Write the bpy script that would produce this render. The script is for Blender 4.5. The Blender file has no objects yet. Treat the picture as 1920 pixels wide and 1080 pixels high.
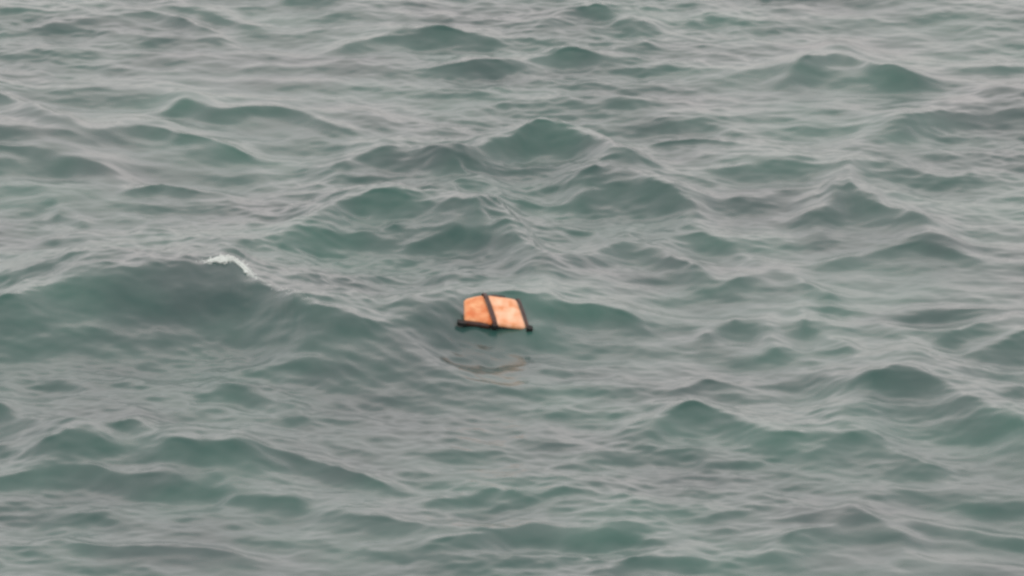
import bpy, bmesh, math, random
import numpy as np
from mathutils import Matrix, Vector

random.seed(7)
rng = np.random.default_rng(11)
R = math.radians
scene = bpy.context.scene
col = scene.collection

# ------------------------------------------------------------------ camera
# long lens from an elevated deck, looking down 14 degrees at the sea
CAM_D, CAM_DEP = 104.64, R(14)
cam_data = bpy.data.cameras.new('camera')
cam = bpy.data.objects.new('camera', cam_data)
col.objects.link(cam)
cam.location = (0, -CAM_D * math.cos(CAM_DEP), CAM_D * math.sin(CAM_DEP))
cam.rotation_euler = (R(90) - CAM_DEP, 0, 0)
cam_data.sensor_width = 36
cam_data.angle = R(7)
cam_data.clip_start = 1
cam_data.clip_end = 20000
scene.camera = cam

# ------------------------------------------------------------------ sky: overcast deck over a Nishita sky
SUN_EL, SUN_ROT = R(50), R(200)
world = bpy.data.worlds.new('World')
scene.world = world
world.use_nodes = True
nt = world.node_tree
nt.nodes.clear()
N = nt.nodes.new
out = N('ShaderNodeOutputWorld')
bg_sky = N('ShaderNodeBackground'); bg_sky.inputs['Strength'].default_value = 0.10
sky = N('ShaderNodeTexSky'); sky.sky_type = 'NISHITA'; sky.sun_disc = False
sky.sun_elevation = SUN_EL; sky.sun_rotation = SUN_ROT; sky.dust_density = 4.0
nt.links.new(sky.outputs[0], bg_sky.inputs['Color'])
bg_cl = N('ShaderNodeBackground'); bg_cl.inputs['Strength'].default_value = 1.74
tc = N('ShaderNodeTexCoord')
mp = N('ShaderNodeMapping'); mp.inputs['Scale'].default_value = (1, 1, 2.2)
nz = N('ShaderNodeTexNoise'); nz.inputs['Scale'].default_value = 5.0; nz.inputs['Detail'].default_value = 4
rp = N('ShaderNodeValToRGB')
rp.color_ramp.elements[0].position = 0.3; rp.color_ramp.elements[0].color = (0.65, 0.61, 0.63, 1)
rp.color_ramp.elements[1].position = 0.7; rp.color_ramp.elements[1].color = (1.02, 0.895, 0.865, 1)
nt.links.new(tc.outputs['Generated'], mp.inputs[0]); nt.links.new(mp.outputs[0], nz.inputs['Vector'])
nt.links.new(nz.outputs['Fac'], rp.inputs[0]); nt.links.new(rp.outputs[0], bg_cl.inputs['Color'])
mx = N('ShaderNodeMixShader'); mx.inputs[0].default_value = 0.88
nt.links.new(bg_sky.outputs[0], mx.inputs[1]); nt.links.new(bg_cl.outputs[0], mx.inputs[2])
nt.links.new(mx.outputs[0], out.inputs['Surface'])

# ------------------------------------------------------------------ sun behind thin cloud
sd = bpy.data.lights.new('sun', 'SUN'); sd.energy = 1.0; sd.angle = R(25); sd.color = (1.0, 0.95, 0.88)
sun = bpy.data.objects.new('sun', sd); col.objects.link(sun)
sdir = Vector((math.sin(SUN_ROT) * math.cos(SUN_EL), math.cos(SUN_ROT) * math.cos(SUN_EL), math.sin(SUN_EL)))
sun.rotation_euler = sdir.to_track_quat('Z', 'Y').to_euler()
sun.location = (-20, -30, 60)

vs = scene.view_settings
vs.view_transform = 'Standard'; vs.look = 'None'; vs.gamma = 1.0; vs.exposure = 0.0; vs.use_curve_mapping = False
scene.cycles.filter_width = 2.9          # soft, low-resolution long-lens picture
scene.cycles.max_bounces = 6

# ------------------------------------------------------------------ helpers
def tag(o, label=None, cat=None, group=None, kind=None):
    if label: o['label'] = label
    if cat: o['category'] = cat
    if group: o['group'] = group
    if kind: o['kind'] = kind
    return o

def new_mat(name):
    m = bpy.data.materials.new(name); m.use_nodes = True
    return m, m.node_tree, m.node_tree.nodes['Principled BSDF']

def mesh_obj(name, verts, faces, mat, parent=None, smooth=True):
    me = bpy.data.meshes.new(name)
    me.from_pydata([tuple(v) for v in verts], [], [tuple(f) for f in faces])
    if smooth: me.polygons.foreach_set('use_smooth', [True] * len(me.polygons))
    me.materials.append(mat)
    o = bpy.data.objects.new(name, me); col.objects.link(o)
    if parent: o.parent = parent
    return o

# ------------------------------------------------------------------ the sea surface
# big wind waves in view: crest line (x, y, height factor) in metres, length of the front face, crest height
RIDGES = [
    ([(-6.63, -2.62, 1.0), (-5.89, -1.81, 1.0), (-5.46, -1.21, 1.0), (-4.68, -1.13, 1.0), (-3.83, -0.91, 1.0), (-3.51, -0.72, 1.0), (-3.2, -1.08, 1.0), (-2.88, -1.95, 1.0), (-2.34, -2.76, 1.0), (-1.68, -3.11, 0.75), (-1.16, -3.8, 0.55), (-0.7, -4.78, 0.4), (-0.19, -5.26, 0.2)], 3.08, 0.693),
    ([(4.2, 4.6, 1.0), (4.49, 5.18, 1.0), (4.75, 4.36, 1.0)], 0.98, 0.112),
    ([(-2.85, 2.08, 1.0), (-2.33, 3.02, 1.0), (-1.79, 3.55, 1.0), (-1.24, 3.61, 1.0), (-0.69, 3.4, 1.0), (-0.21, 2.81, 1.0), (0.1, 1.79, 1.0), (0.4, 0.65, 1.0)], 2.07, 0.428),
    ([(-0.41, 3.04, 1.0), (-0.14, 3.51, 1.0), (0.03, 2.89, 1.0), (0.27, 1.74, 1.0)], 1.11, 0.12),
    ([(-0.78, 6.61, 1.0), (-0.28, 7.31, 1.0), (0.14, 7.91, 1.0), (0.43, 8.07, 1.0), (0.86, 7.72, 1.0), (1.14, 7.18, 1.0), (1.62, 6.3, 1.0)], 1.01, 0.328),
    ([(0.84, 5.27, 1.0), (1.33, 5.73, 1.0), (1.68, 5.33, 1.0), (2.02, 4.72, 1.0), (2.35, 4.0, 1.0)], 1.48, 0.266),
    ([(-2.4, 6.28, 1.0), (-1.84, 6.74, 1.0), (-1.28, 6.96, 1.0), (-0.85, 6.49, 1.0), (-0.35, 5.66, 1.0)], 1.06, 0.191),
    ([(3.85, 11.89, 1.0), (4.33, 12.89, 1.0), (4.56, 13.2, 1.0), (4.86, 13.1, 1.0), (5.12, 12.3, 1.0), (5.61, 11.55, 1.0)], 1.11, 0.216),
    ([(3.92, 3.4, 1.0), (4.33, 4.39, 1.0), (4.48, 4.6, 1.0), (4.64, 4.15, 1.0), (5.09, 3.4, 1.0), (5.58, 2.38, 1.0)], 1.65, 0.285),
    ([(4.81, 8.36, 1.0), (5.49, 8.95, 1.0), (6.1, 9.67, 1.0), (7.24, 10.49, 1.0)], 1.25, 0.18),
    ([(1.56, -7.05, 1.0), (2.07, -6.46, 1.0), (2.26, -6.37, 1.0), (2.44, -6.64, 1.0), (2.86, -7.17, 1.0), (3.42, -7.36, 1.0)], 0.86, 0.16),
    ([(3.89, -6.26, 1.0), (4.58, -4.88, 1.0), (4.91, -4.73, 1.0), (5.19, -5.34, 1.0), (5.52, -6.26, 1.0), (5.73, -7.06, 1.0), (6.18, -7.83, 1.0)], 2.55, 0.312),
    ([(-5.42, -8.17, 1.0), (-4.82, -7.86, 1.0), (-4.41, -7.38, 1.0), (-4.28, -7.34, 1.0), (-3.88, -8.1, 1.0), (-3.32, -8.48, 1.0), (-2.81, -8.9, 1.0)], 1.62, 0.305),
    ([(-6.43, -5.86, 1.0), (-5.91, -6.18, 1.0), (-5.49, -6.84, 1.0), (-5.09, -7.39, 1.0)], 0.87, 0.172),
    ([(-3.02, -8.27, 1.0), (-2.46, -8.22, 1.0), (-2.08, -8.69, 1.0), (-1.46, -9.43, 1.0)], 0.59, 0.127),
    ([(-0.71, -12.1, 1.0), (-0.24, -11.51, 1.0), (0.18, -11.02, 1.0), (0.36, -10.93, 1.0), (0.72, -11.11, 1.0), (1.37, -11.2, 1.0)], 0.75, 0.162),
    ([(2.96, -12.01, 1.0), (3.46, -11.26, 1.0), (3.83, -10.95, 1.0), (4.07, -11.08, 1.0), (4.4, -11.7, 1.0)], 1.06, 0.168),
    ([(-4.99, -11.75, 1.0), (-4.2, -12.04, 1.0), (-3.73, -12.12, 1.0), (-2.89, -12.38, 1.0)], 0.52, 0.112),
    ([(-3.5, -4.92, 1.0), (-2.91, -5.5, 1.0), (-2.51, -6.16, 1.0)], 0.59, 0.106),
    ([(-6.48, 15.46, 1.0), (-5.67, 16.04, 1.0), (-5.15, 16.41, 1.0), (-4.82, 15.82, 1.0), (-4.25, 14.88, 1.0)], 0.55, 0.118),
    ([(-4.93, 16.72, 1.0), (-4.29, 16.09, 1.0), (-3.66, 15.37, 1.0)], 0.48, 0.103),
    ([(-2.55, 13.71, 1.0), (-1.82, 14.52, 1.0), (-1.06, 14.77, 1.0), (-0.15, 14.38, 1.0)], 0.71, 0.141),
    ([(-0.89, 12.56, 1.0), (-0.15, 12.91, 1.0), (0.52, 13.33, 1.0), (0.82, 13.47, 1.0), (1.42, 13.05, 1.0)], 0.7, 0.139),
    ([(0.46, 15.38, 1.0), (1.23, 16.21, 1.0), (1.98, 15.52, 1.0)], 0.88, 0.142),
    ([(-5.59, 8.21, 1.0), (-5.04, 8.73, 1.0), (-4.68, 8.56, 1.0), (-4.44, 8.11, 1.0), (-4.0, 7.67, 1.0), (-3.62, 7.1, 1.0)], 0.9, 0.178),
    ([(-4.88, 9.88, 1.0), (-4.5, 10.48, 1.0), (-4.23, 10.11, 1.0), (-3.78, 9.69, 1.0), (-3.35, 9.88, 1.0), (-2.9, 9.62, 1.0), (-2.31, 8.74, 1.0)], 0.49, 0.114),
    ([(-7.34, 10.92, 1.0), (-6.78, 10.15, 1.0), (-6.45, 9.42, 1.0), (-5.98, 8.67, 1.0)], 1.03, 0.203),
    ([(-7.19, 8.56, 1.0), (-6.46, 8.34, 1.0), (-5.72, 7.83, 1.0)], 1.04, 0.169),
    ([(-4.95, 5.0, 1.0), (-4.55, 5.39, 1.0), (-4.18, 4.94, 1.0)], 0.38, 0.082),
    ([(-6.12, 3.47, 1.0), (-5.87, 3.89, 1.0), (-5.5, 3.47, 1.0)], 0.34, 0.074),
    ([(2.32, 6.05, 1.0), (3.11, 6.61, 1.0), (3.82, 6.61, 1.0), (4.24, 6.36, 1.0), (4.81, 6.61, 1.0)], 1.04, 0.135),
    ([(2.08, 4.55, 1.0), (2.71, 4.43, 1.0), (3.27, 4.61, 1.0), (3.77, 5.15, 1.0), (4.55, 5.34, 1.0)], 0.7, 0.091),
    ([(1.98, 2.47, 1.0), (2.46, 2.64, 1.0), (2.79, 2.24, 1.0), (3.11, 1.38, 1.0)], 0.73, 0.116),
    ([(3.98, 1.2, 1.0), (4.61, 1.83, 1.0), (5.29, 1.88, 1.0), (5.8, 1.29, 1.0)], 0.52, 0.082),
    ([(2.8, 0.2, 1.0), (3.35, 0.56, 1.0), (3.61, 0.26, 1.0), (3.91, -0.62, 1.0)], 0.81, 0.116),
    ([(3.35, -1.49, 1.0), (3.96, -1.0, 1.0), (4.22, -1.19, 1.0), (4.87, -1.46, 1.0), (5.53, -1.27, 1.0), (6.4, -1.16, 1.0)], 0.35, 0.061),
    ([(2.41, -2.52, 1.0), (2.75, -1.96, 1.0), (3.13, -2.34, 1.0)], 0.81, 0.105),
    ([(3.18, -2.82, 1.0), (3.6, -2.06, 1.0), (4.09, -2.88, 1.0)], 1.05, 0.136),
    ([(5.27, -2.68, 1.0), (5.68, -2.12, 1.0), (6.35, -1.88, 1.0)], 0.65, 0.104),
    ([(5.68, -3.37, 1.0), (6.1, -2.9, 1.0), (6.69, -2.8, 1.0)], 1.01, 0.145),
    ([(-1.17, -2.49, 1.0), (-0.65, -1.82, 1.0), (-0.13, -1.42, 1.0), (0.46, -1.23, 0.85), (0.86, -0.71, 0.55), (1.12, -0.8, 0.45), (1.54, -1.6, 0.4)], 2.06, 0.427),
    ([(0.52, -1.94, 1.0), (1.05, -1.62, 1.0), (1.5, -2.1, 1.0)], 0.65, 0.106),
    ([(0.88, 1.18, 1.0), (1.49, 1.98, 1.0), (1.96, 1.52, 1.0), (2.41, 0.68, 1.0)], 0.9, 0.162),
    ([(1.9, -5.19, 1.0), (2.36, -4.69, 1.0), (2.8, -4.84, 1.0)], 0.3, 0.052),
    ([(3.4, -7.97, 1.0), (3.96, -7.61, 1.0), (4.33, -7.82, 1.0), (4.85, -8.48, 1.0)], 0.93, 0.12),
    ([(2.16, -10.82, 1.0), (2.9, -9.98, 1.0), (3.31, -10.41, 1.0)], 0.47, 0.068),
    ([(4.44, -10.86, 1.0), (5.03, -10.99, 1.0), (5.77, -11.63, 1.0)], 0.42, 0.067),
    ([(-0.97, -10.13, 1.0), (-0.18, -9.58, 1.0), (0.18, -9.95, 1.0)], 0.36, 0.064),
    ([(-2.04, -10.78, 1.0), (-1.44, -11.04, 1.0), (-0.48, -11.49, 1.0)], 0.84, 0.137),
    ([(1.0, -13.09, 1.0), (1.59, -12.44, 1.0), (2.01, -12.36, 1.0)], 0.66, 0.119),
    ([(-6.1, -9.16, 1.0), (-4.95, -8.93, 1.0), (-3.91, -9.03, 1.0)], 0.7, 0.113),
    ([(-3.14, -10.01, 1.0), (-2.42, -10.15, 1.0)], 0.54, 0.088),
    ([(-7.12, 7.42, 1.0), (-6.26, 7.2, 1.0), (-5.74, 6.73, 1.0), (-5.08, 6.26, 1.0)], 1.21, 0.196),
    ([(2.01, 8.0, 1.0), (2.58, 8.23, 1.0), (3.15, 7.81, 1.0)], 0.27, 0.055),
    ([(5.34, 12.06, 1.0), (6.25, 12.58, 1.0), (7.16, 12.82, 1.0)], 0.4, 0.064),
    ([(-1.36, 1.82, 1.0), (-0.68, 2.4, 1.0), (0.0, 1.54, 1.0)], 0.86, 0.14),
    ([(-2.13, -0.29, 1.0), (-1.34, 0.4, 1.0), (-0.66, -0.29, 1.0)], 0.4, 0.051),
]


def smooth01(t):
    t = np.clip(t, 0, 1); return t * t * (3 - 2 * t)

def vnoise(x, y, seed):
    """smooth value noise from a few sines, about -1..1"""
    r = np.random.default_rng(seed); s = 0
    for i in range(6):
        a = r.uniform(0, math.tau); k = r.uniform(.6, 1.6); p = r.uniform(0, math.tau)
        s = s + np.sin(k * (x * math.cos(a) + y * math.sin(a)) + p)
    return s / 2.6

def crest_curve(pts, x):
    px = [p[0] for p in pts]; py = [p[1] for p in pts]; pk = [p[2] for p in pts]
    # average of shifted linear interpolations: rounds the corners
    yc = 0; kc = 0; n = 0
    w = min(0.22, (px[-1] - px[0]) * 0.06)
    for d in np.linspace(-1, 1, 7):
        yc = yc + np.interp(x + d * w, px, py); kc = kc + np.interp(x + d * w, px, pk); n += 1
    # run the line straight on past its ends so the ends melt away
    return yc / n, kc / n

def ridge_height(X, Y):
    """X is a row (nx), Y a column (ny): returns (ny, nx)"""
    Z = np.zeros((len(Y), len(X)), np.float32)
    jj = np.where((Y > -20) & (Y < 26))[0]; ii = np.where(np.abs(X) < 11)[0]
    WY = np.zeros_like(Z)                                 # uneven, wandering fronts
    xm, ym = np.meshgrid(X[ii], Y[jj])
    WY[np.ix_(jj, ii)] = 0.16 * vnoise(xm * 2.2, ym * 1.5, 41) + 0.09 * vnoise(xm * 5.0, ym * 3.6, 42) + 0.04 * vnoise(xm * 11, ym * 8, 43)
    for n, (pts, L, h) in enumerate(RIDGES):
        x0, x1 = pts[0][0], pts[-1][0]
        tp = max(0.42 * (x1 - x0), 0.3); ex = 0.2 * (x1 - x0) + 0.1
        ix = np.where((X > x0 - ex) & (X < x1 + ex))[0]
        if not len(ix): continue
        x = X[ix]
        yc, kc = crest_curve(pts, x)
        A = 0.88 * h * kc * smooth01((x - x0 + ex) / tp) * smooth01((x1 + ex - x) / tp) * (1 + (.08 * vnoise(x * 3, 0 * x, 300 + n) + .05 * vnoise(x * 9, 0 * x, 500 + n)) * (1 if L < 2.4 else .3))
        g2 = np.gradient(yc, x) ** 2                       # slanting crests are gentler and rounder
        A = A / np.sqrt(1 + 0.15 * np.minimum(g2, 4))
        Lb = 1.7 * L
        jy = np.where((Y > yc.min() - 1.8 * L - .6) & (Y < yc.max() + 1.6 * Lb + .6))[0]
        if not len(jy): continue
        s = Y[jy][:, None] - yc[None, :] + (min(L, 1.4) * (0.85 if L < 2.4 else 0.35)) * WY[np.ix_(jy, ix)]
        e = ((0.06 + 0.045 * L) * np.sqrt(1 + 0.4 * np.minimum(g2, 4)))[None, :]
        lf = L * (0.85 + 0.15 * kc)[None, :]
        t = np.where(s < 0, -s / lf, s / Lb)
        sm = np.where(s < 0, e / lf, e / Lb)
        tt = np.sqrt(t * t + sm * sm) - sm
        p = np.clip(1 - tt, 0, 1)
        prof = np.where(s < 0, 0.75 * p ** 2.3 + 0.25 * smooth01(p), 0.7 * p ** 2 + 0.3 * smooth01(p))
        Z[np.ix_(jy, ix)] += (A[None, :] * prof).astype(np.float32)
    return Z

# random wind sea: many travelling waves (wavelength, heading, steepness, phase)
def wave_set(n, l0, l1, slope, spread, mean):
    lam = l0 * (l1 / l0) ** rng.uniform(0, 1, n)
    th = mean + rng.normal(0, spread, n)
    ak = slope * math.sqrt(2 / n) * rng.uniform(.6, 1.4, n)
    return list(zip(lam, th, ak, rng.uniform(0, math.tau, n)))

HEAD = R(-116)                      # the sea runs towards the viewer and a little to the left
SWELL = wave_set(14, 3.5, 9.0, 0.10, R(28), HEAD)
CHOP = wave_set(80, 0.9, 3.4, 0.078, R(42), HEAD)
RIPPLE = wave_set(100, 0.36, 1.3, 0.088, R(54), HEAD)
FINE = wave_set(110, 0.15, 0.38, 0.066, R(54), HEAD)
CROSS = wave_set(60, 0.2, 0.7, 0.085, R(18), R(-146))     # chop running across behind the big breaker

def axis(fine0, fine1, step, far):
    a = list(np.arange(fine0, fine1 + step / 2, step))
    d, p, hi = step, a[-1], []
    while p < far: d *= 1.13; p += d; hi.append(p)
    d, p, lo = step, a[0], []
    while p > -far: d *= 1.13; p -= d; lo.append(p)
    return np.array(lo[::-1] + a + hi)

GX = axis(-8.6, 8.6, 0.024, 6000.0)
GY = axis(-16, 22, 0.04, 6000.0)

def sea(GX, GY, dxs=None, dys=None):
    ny, nx = len(GY), len(GX)
    Xm, Ym = np.meshgrid(GX.astype(np.float32), GY.astype(np.float32))
    if dxs is None: dxs = np.gradient(GX); dys = np.gradient(GY)
    sp = np.maximum(dxs[None, :], dys[:, None] * 0.7).astype(np.float32)
    Z = ridge_height(GX, GY)
    outside = 1 - (smooth01((9.5 - np.abs(GX)) / 3)[None, :] * (smooth01((GY + 17) / 4) * smooth01((24 - GY) / 4))[:, None])
    gust = 0.9 + 0.5 * vnoise(Xm * .55, Ym * .38, 5)
    face = np.gradient(Z, GY, axis=0)                      # steep fronts of the big waves are smoother
    calm = 1 - 0.65 * smooth01((face - 0.05) / 0.18)
    cross = np.exp(-((Xm + 1.9) / 2.6) ** 2 - ((Ym + 3.6) / 4.5) ** 2) + 0.35 * np.clip(vnoise(Xm * .5, Ym * .3, 9), 0, 1)
    DX = np.zeros_like(Z); DY = np.zeros_like(Z); H = np.zeros_like(Z)
    for waves, mod, q in ((SWELL, 0.22 + 0.78 * outside, .6), (CHOP, 0.45 + 0.55 * calm, .6), (RIPPLE, np.clip(gust, .3, 1.5) * calm, .5), (FINE, np.clip(gust, .2, 1.6) * calm, .7), (CROSS, cross, .6)):
        for lam, th, ak, ph in waves:
            k = math.tau / lam
            res = smooth01((lam / sp - 2.5) / 2.5) * mod
            if lam < 2.5:
                rows = np.where(dys * 0.7 < lam / 2.4)[0]; cols = np.where(dxs < lam / 2.4)[0]
            else:
                rows = np.arange(ny); cols = np.arange(nx)
            sl = (slice(rows[0], rows[-1] + 1), slice(cols[0], cols[-1] + 1))
            arg = k * (Xm[sl] * math.cos(th) + Ym[sl] * math.sin(th)) + ph
            arg = arg - 0.45 * np.cos(arg)              # steep fronts, long backs
            a = (ak / k) * res[sl]
            H[sl] += a * np.cos(arg)
            s = a * np.sin(arg) * q
            DX[sl] -= s * math.cos(th); DY[sl] -= s * math.sin(th)
    return Xm + DX, Ym + DY, Z + H

SX, SY, SZ = sea(GX, GY)
ny, nx = SX.shape
co = np.stack([SX, SY, SZ], -1).reshape(-1, 3).astype(np.float32)
idx = np.arange(nx * ny, dtype=np.int32).reshape(ny, nx)
quads = np.stack([idx[:-1, :-1], idx[:-1, 1:], idx[1:, 1:], idx[1:, :-1]], -1).reshape(-1, 4)
me = bpy.data.meshes.new('sea')
me.vertices.add(len(co)); me.vertices.foreach_set('co', co.ravel())
me.loops.add(quads.size); me.loops.foreach_set('vertex_index', quads.ravel())
me.polygons.add(len(quads))
me.polygons.foreach_set('loop_start', np.arange(0, quads.size, 4, dtype=np.int32))
me.polygons.foreach_set('loop_total', np.full(len(quads), 4, np.int32))
me.polygons.foreach_set('use_smooth', np.ones(len(quads), bool))
me.update(calc_edges=True)
sea_obj = bpy.data.objects.new('sea', me); col.objects.link(sea_obj)
tag(sea_obj, 'choppy grey-green sea under an overcast sky', kind='structure')

def sea_at(x, y):
    """point on the finished surface near x, y"""
    d = (SX - x) ** 2 + (SY - y) ** 2
    j, i = np.unravel_index(np.argmin(d), d.shape)
    return Vector((float(SX[j, i]), float(SY[j, i]), float(SZ[j, i])))

m, t, b = new_mat('sea_water')
b.inputs['Roughness'].default_value = 0.22
b.inputs['IOR'].default_value = 1.333
tcn = t.nodes.new('ShaderNodeTexCoord')
n1 = t.nodes.new('ShaderNodeTexNoise'); n1.inputs['Scale'].default_value = 0.35; n1.inputs['Detail'].default_value = 3
cr = t.nodes.new('ShaderNodeValToRGB')
cr.color_ramp.elements[0].position = 0.35; cr.color_ramp.elements[0].color = (0.021, 0.053, 0.050, 1)
cr.color_ramp.elements[1].position = 0.65; cr.color_ramp.elements[1].color = (0.026, 0.084, 0.068, 1)
t.links.new(tcn.outputs['Object'], n1.inputs['Vector']); t.links.new(n1.outputs['Fac'], cr.inputs[0])
t.links.new(cr.outputs[0], b.inputs['Base Color'])
me.materials.append(m)

# ------------------------------------------------------------------ the life jacket
def fabric(name, c0, c1, rough, scale):
    m, t, b = new_mat(name)
    tcn = t.nodes.new('ShaderNodeTexCoord')
    n1 = t.nodes.new('ShaderNodeTexNoise'); n1.inputs['Scale'].default_value = scale; n1.inputs['Detail'].default_value = 5
    cr = t.nodes.new('ShaderNodeValToRGB')
    cr.color_ramp.elements[0].position = 0.35; cr.color_ramp.elements[0].color = (*c0, 1)
    cr.color_ramp.elements[1].position = 0.68; cr.color_ramp.elements[1].color = (*c1, 1)
    n2 = t.nodes.new('ShaderNodeTexNoise'); n2.inputs['Scale'].default_value = 120
    bp = t.nodes.new('ShaderNodeBump'); bp.inputs['Strength'].default_value = 0.25; bp.inputs['Distance'].default_value = 0.004
    t.links.new(tcn.outputs['Object'], n1.inputs['Vector']); t.links.new(tcn.outputs['Object'], n2.inputs['Vector'])
    t.links.new(n1.outputs['Fac'], cr.inputs[0]); t.links.new(cr.outputs[0], b.inputs['Base Color'])
    t.links.new(n2.outputs['Fac'], bp.inputs['Height']); t.links.new(bp.outputs[0], b.inputs['Normal'])
    b.inputs['Roughness'].default_value = rough
    return m

ORANGE = fabric('orange_fabric', (0.50, 0.14, 0.035), (0.66, 0.34, 0.16), 0.55, 9)
PALE = fabric('pale_orange_fabric', (0.54, 0.20, 0.06), (0.74, 0.45, 0.29), 0.55, 7)  # paler orange for the right panel
WEB = fabric('dark_webbing', (0.022, 0.009, 0.006), (0.055, 0.018, 0.009), 0.5, 14)
BLACK = fabric('black_plastic', (0.012, 0.012, 0.011), (0.02, 0.02, 0.018), 0.4, 20)

def cushion(name, quad, T, mat, parent, nu=18, nv=20, dent=0.15, seed=0):
    """padded slab over a four-sided outline (front-left, front-right, back-right, back-left), thickness T"""
    q = [Vector((p[0], p[1], 0)) for p in quad]
    V, F = [], []
    for side in (1, -1):
        for j in range(nv + 1):
            for i in range(nu + 1):
                u, v = i / nu, j / nv
                a, c = 2 * u - 1, 2 * v - 1
                # round the corners of the outline
                a2 = a * math.sqrt(max(0, 1 - 0.06 * c ** 8)); c2 = c * math.sqrt(max(0, 1 - 0.06 * a ** 8))
                uu, vv = (a2 + 1) / 2, (c2 + 1) / 2
                p = (q[0] * (1 - uu) + q[1] * uu) * (1 - vv) + (q[3] * (1 - uu) + q[2] * uu) * vv
                prof = (max(0, 1 - abs(a) ** 5) ** .5) * (max(0, 1 - abs(c) ** 5) ** .5)
                d = 1 - dent * math.exp(-((a * 2.2) ** 2 + (c * 1.6) ** 2)) + .07 * math.sin(7 * u + 3 * v + seed) * math.sin(9 * v - 2 * u + seed)
                for g in (.36, .68): d -= .22 * math.exp(-((v - g - .02 * math.sin(5 * u + seed)) / .025) ** 2)
                V.append((p.x, p.y, side * T * prof * d))
        off = (0 if side == 1 else (nu + 1) * (nv + 1))
        for j in range(nv):
            for i in range(nu):
                k = off + j * (nu + 1) + i
                f = (k, k + 1, k + nu + 2, k + nu + 1)
                F.append(f if side == 1 else f[::-1])
    o = mesh_obj(name, V, F, mat, parent)
    bm = bmesh.new(); bm.from_mesh(o.data); bmesh.ops.remove_doubles(bm, verts=bm.verts, dist=1e-4); bm.to_mesh(o.data); bm.free()
    return o

def band(name, path, width, thick, mat, parent):
    """webbing swept along path of (x, y, z); width is along local x"""
    V, F = [], []
    n = len(path)
    for k, p in enumerate(path):
        p = Vector(p); a = Vector(path[max(0, k - 1)]); c = Vector(path[min(n - 1, k + 1)])
        d = (c - a).normalized(); side = Vector((1, 0, 0)); side = (side - d * side.dot(d)).normalized(); up = side.cross(d)
        for sx, sz in ((-1, -1), (-.9, 1), (.9, 1), (1, -1)):
            V.append(p + side * sx * width / 2 + up * sz * thick / 2)
        if k:
            for e in range(4):
                A, B = (k - 1) * 4 + e, (k - 1) * 4 + (e + 1) % 4
                F.append((A, B, B + 4, A + 4))
    F.append((3, 2, 1, 0)); F.append(tuple(range((n - 1) * 4, n * 4)))
    o = mesh_obj(name, V, F, mat, parent, smooth=False)
    bv = o.modifiers.new('bevel', 'BEVEL'); bv.width = 0.003; bv.segments = 2
    return o

def buckle(name, loc, size, mat, parent):
    bm = bmesh.new()
    bmesh.ops.create_cube(bm, size=1)
    for v in bm.verts: v.co = Vector((v.co.x * size[0], v.co.y * size[1], v.co.z * size[2]))
    bmesh.ops.inset_individual(bm, faces=[f for f in bm.faces if f.normal.z > .9], thickness=min(size[:2]) * .22, depth=-size[2] * .3)
    bmesh.ops.bevel(bm, geom=list(bm.edges), offset=min(size) * .14, segments=2, affect='EDGES')
    me = bpy.data.meshes.new(name); bm.to_mesh(me); bm.free(); me.materials.append(mat)
    o = bpy.data.objects.new(name, me); col.objects.link(o); o.parent = parent; o.location = loc
    return o

JACKET_LIFT = 0.14
jk = bpy.data.objects.new('life_jacket', None); col.objects.link(jk)
tag(jk, 'bright orange life jacket with dark straps, floating alone on the sea', 'life jacket')
near = (np.abs(SX + 0.20) < 0.4) & (np.abs(SY + 2.74) < 0.15)
p0 = Vector((-0.215, -2.47, float(SZ[near].mean())))          # rides on the front of a small wave
YAW, ROLL, PITCH = R(6), R(9.5), R(22)
ax = Vector((math.cos(YAW) * math.cos(ROLL), math.sin(YAW) * math.cos(ROLL), -math.sin(ROLL)))
ay = Vector((-math.sin(YAW) * math.cos(PITCH), math.cos(YAW) * math.cos(PITCH), math.sin(PITCH)))
ay = (ay - ax * ay.dot(ax)).normalized(); az = ax.cross(ay); ay = ay * 0.99; ax = ax * 0.94
jk.matrix_world = Matrix(((ax.x, ay.x, az.x, p0.x), (ax.y, ay.y, az.y, p0.y), (ax.z, ay.z, az.z, p0.z + JACKET_LIFT), (0, 0, 0, 1)))
T = 0.052
SK = 0.09                                                   # the jacket lies skewed, its back edge pulled to the left
cushion('panel', [(-.41, -.30), (-.015, -.30), (-.045 - SK, .31), (-.31 - SK, .15)], T, ORANGE, jk, seed=1)
cushion('panel', [(-.005, -.30), (.42, -.30), (.40 - SK, .31), (-.035 - SK, .31)], T, PALE, jk, seed=2.3)
def wrap(x0, x1, y0, y1, t):
    prof = [(y0 + .05, -t), (y0 - .01, -t * .75), (y0 - .022, 0), (y0 + .01, t * .75), (y0 + .08, t), ((y0 + y1) / 2, t + .008),
            (y1 - .08, t), (y1 - .01, t * .75), (y1 + .02, 0), (y1 - .01, -t * .75)]
    return [(x0 + (x1 - x0) * (y - y0) / (y1 - y0), y, z) for y, z in prof]
band('strap', wrap(-.01, -.04 - SK, -.305, .31, T + .006), .056, .010, WEB, jk)
band('strap', wrap(.43, .41 - SK, -.31, .31, T * .7), .042, .012, WEB, jk)
side_shade = cushion('trim_and_shade', [(-.45, -.335), (-.06, -.335), (-.06, -.27), (-.43, -.28)], .036, WEB, jk, nu=14, nv=8, dent=0)  # shade of the raised front-left side wall, put in as a dark strip
side_shade.location = (0, 0, -.02)
cushion('trim_and_shade', [(.03 - SK, .295), (.26 - SK, .295), (.26 - SK, .335), (.03 - SK, .335)], .03, BLACK, jk, nu=10, nv=6, dent=0)
buckle('buckle', (.44, -.335, .045), (.08, .075, .075), BLACK, jk)
buckle('buckle', (-.44, -.325, -.01), (.12, .07, .06), BLACK, jk)
buckle('buckle', (-.01, -.325, .01), (.085, .05, .05), BLACK, jk)

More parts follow.
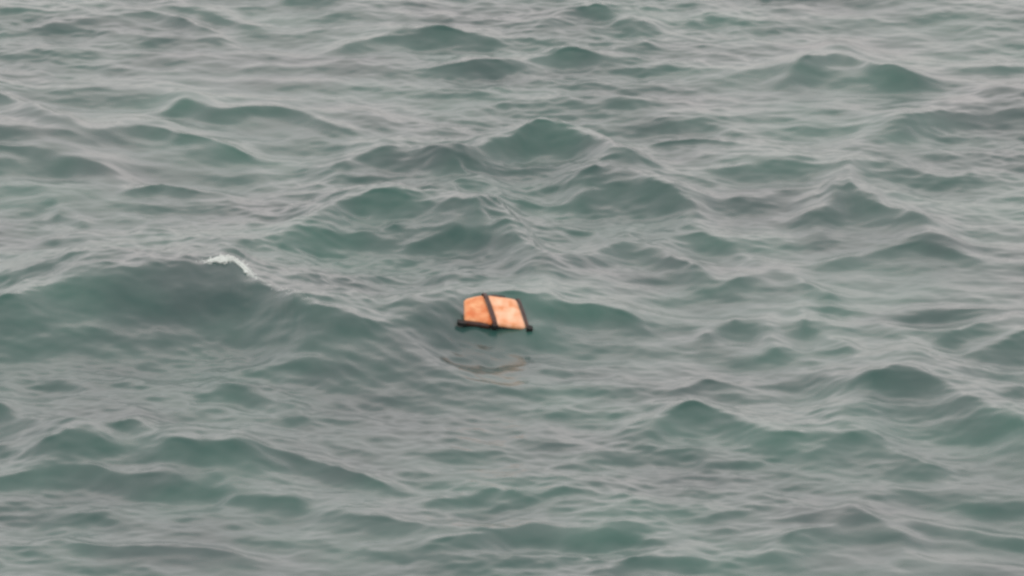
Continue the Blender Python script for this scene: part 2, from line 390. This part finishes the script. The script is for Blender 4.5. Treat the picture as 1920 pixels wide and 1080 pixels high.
# ------------------------------------------------------------------ foam on the breaking crest
m, t, b = new_mat('sea_foam')
b.inputs['Base Color'].default_value = (0.70, 0.77, 0.74, 1); b.inputs['Roughness'].default_value = 0.7
FOAM = m
ICO_V, ICO_F = [], []
bm = bmesh.new(); bmesh.ops.create_icosphere(bm, subdivisions=1, radius=1)
ICO_V = np.array([v.co[:] for v in bm.verts]); ICO_F = np.array([[v.index for v in f.verts] for f in bm.faces]); bm.free()

def foam(path, n, spread, rad, label):
    """bubbly froth strewn along path points (x, y, weight) on the surface"""
    V, F = [], []
    w = np.array([p[2] for p in path]); 
    for k in range(n):
        s = random.random() * (len(path) - 1); i = int(s); f = s - i
        wt = path[i][2] * (1 - f) + path[i + 1][2] * f
        if random.random() > wt: continue
        x = path[i][0] * (1 - f) + path[i + 1][0] * f + random.gauss(0, spread * .6)
        y = path[i][1] * (1 - f) + path[i + 1][1] * f + random.gauss(0, spread)
        j0 = np.searchsorted(GY, y); i0 = np.searchsorted(GX, x)
        c = np.array([SX[j0, i0], SY[j0, i0], SZ[j0, i0] + abs(random.gauss(0, .02)) * wt])
        r = rad * random.uniform(.35, 1.2) * (.5 + .5 * wt)
        v = ICO_V * np.array([r * 1.6, r * 1.3, r * .7]) * np.array([[random.uniform(.8, 1.2)] for _ in ICO_V]) + c
        F.append(ICO_F + len(V) * len(ICO_V)); V.append(v)
    o = mesh_obj('foam', np.concatenate(V), np.concatenate(F), FOAM)
    tag(o, label, kind='stuff')
    return o

fx = [-3.82, -3.74, -3.66, -3.58, -3.50, -3.43, -3.36, -3.30, -3.24, -3.18, -3.10, -2.8, -2.4]
fw = [.04, .3, .9, .95, .6, .10, .5, .9, .45, .12, .06, .05, .03]  # last weights: sparse pale tail painting in the sky-lit ripples
fo = [0, -.04, -.08, -.10, -.06, .02, .02, 0, -.04, -.06, 0, 0, 0]
fy, _k = crest_curve(RIDGES[0][0], np.array(fx))
foam([(x, y + o, w) for x, y, w, o in zip(fx, fy, fw, fo)], 4600, 0.05, 0.009, 'small whitecap of foam on the crest of the breaking wave, with a pale tail for sky-lit ripples')
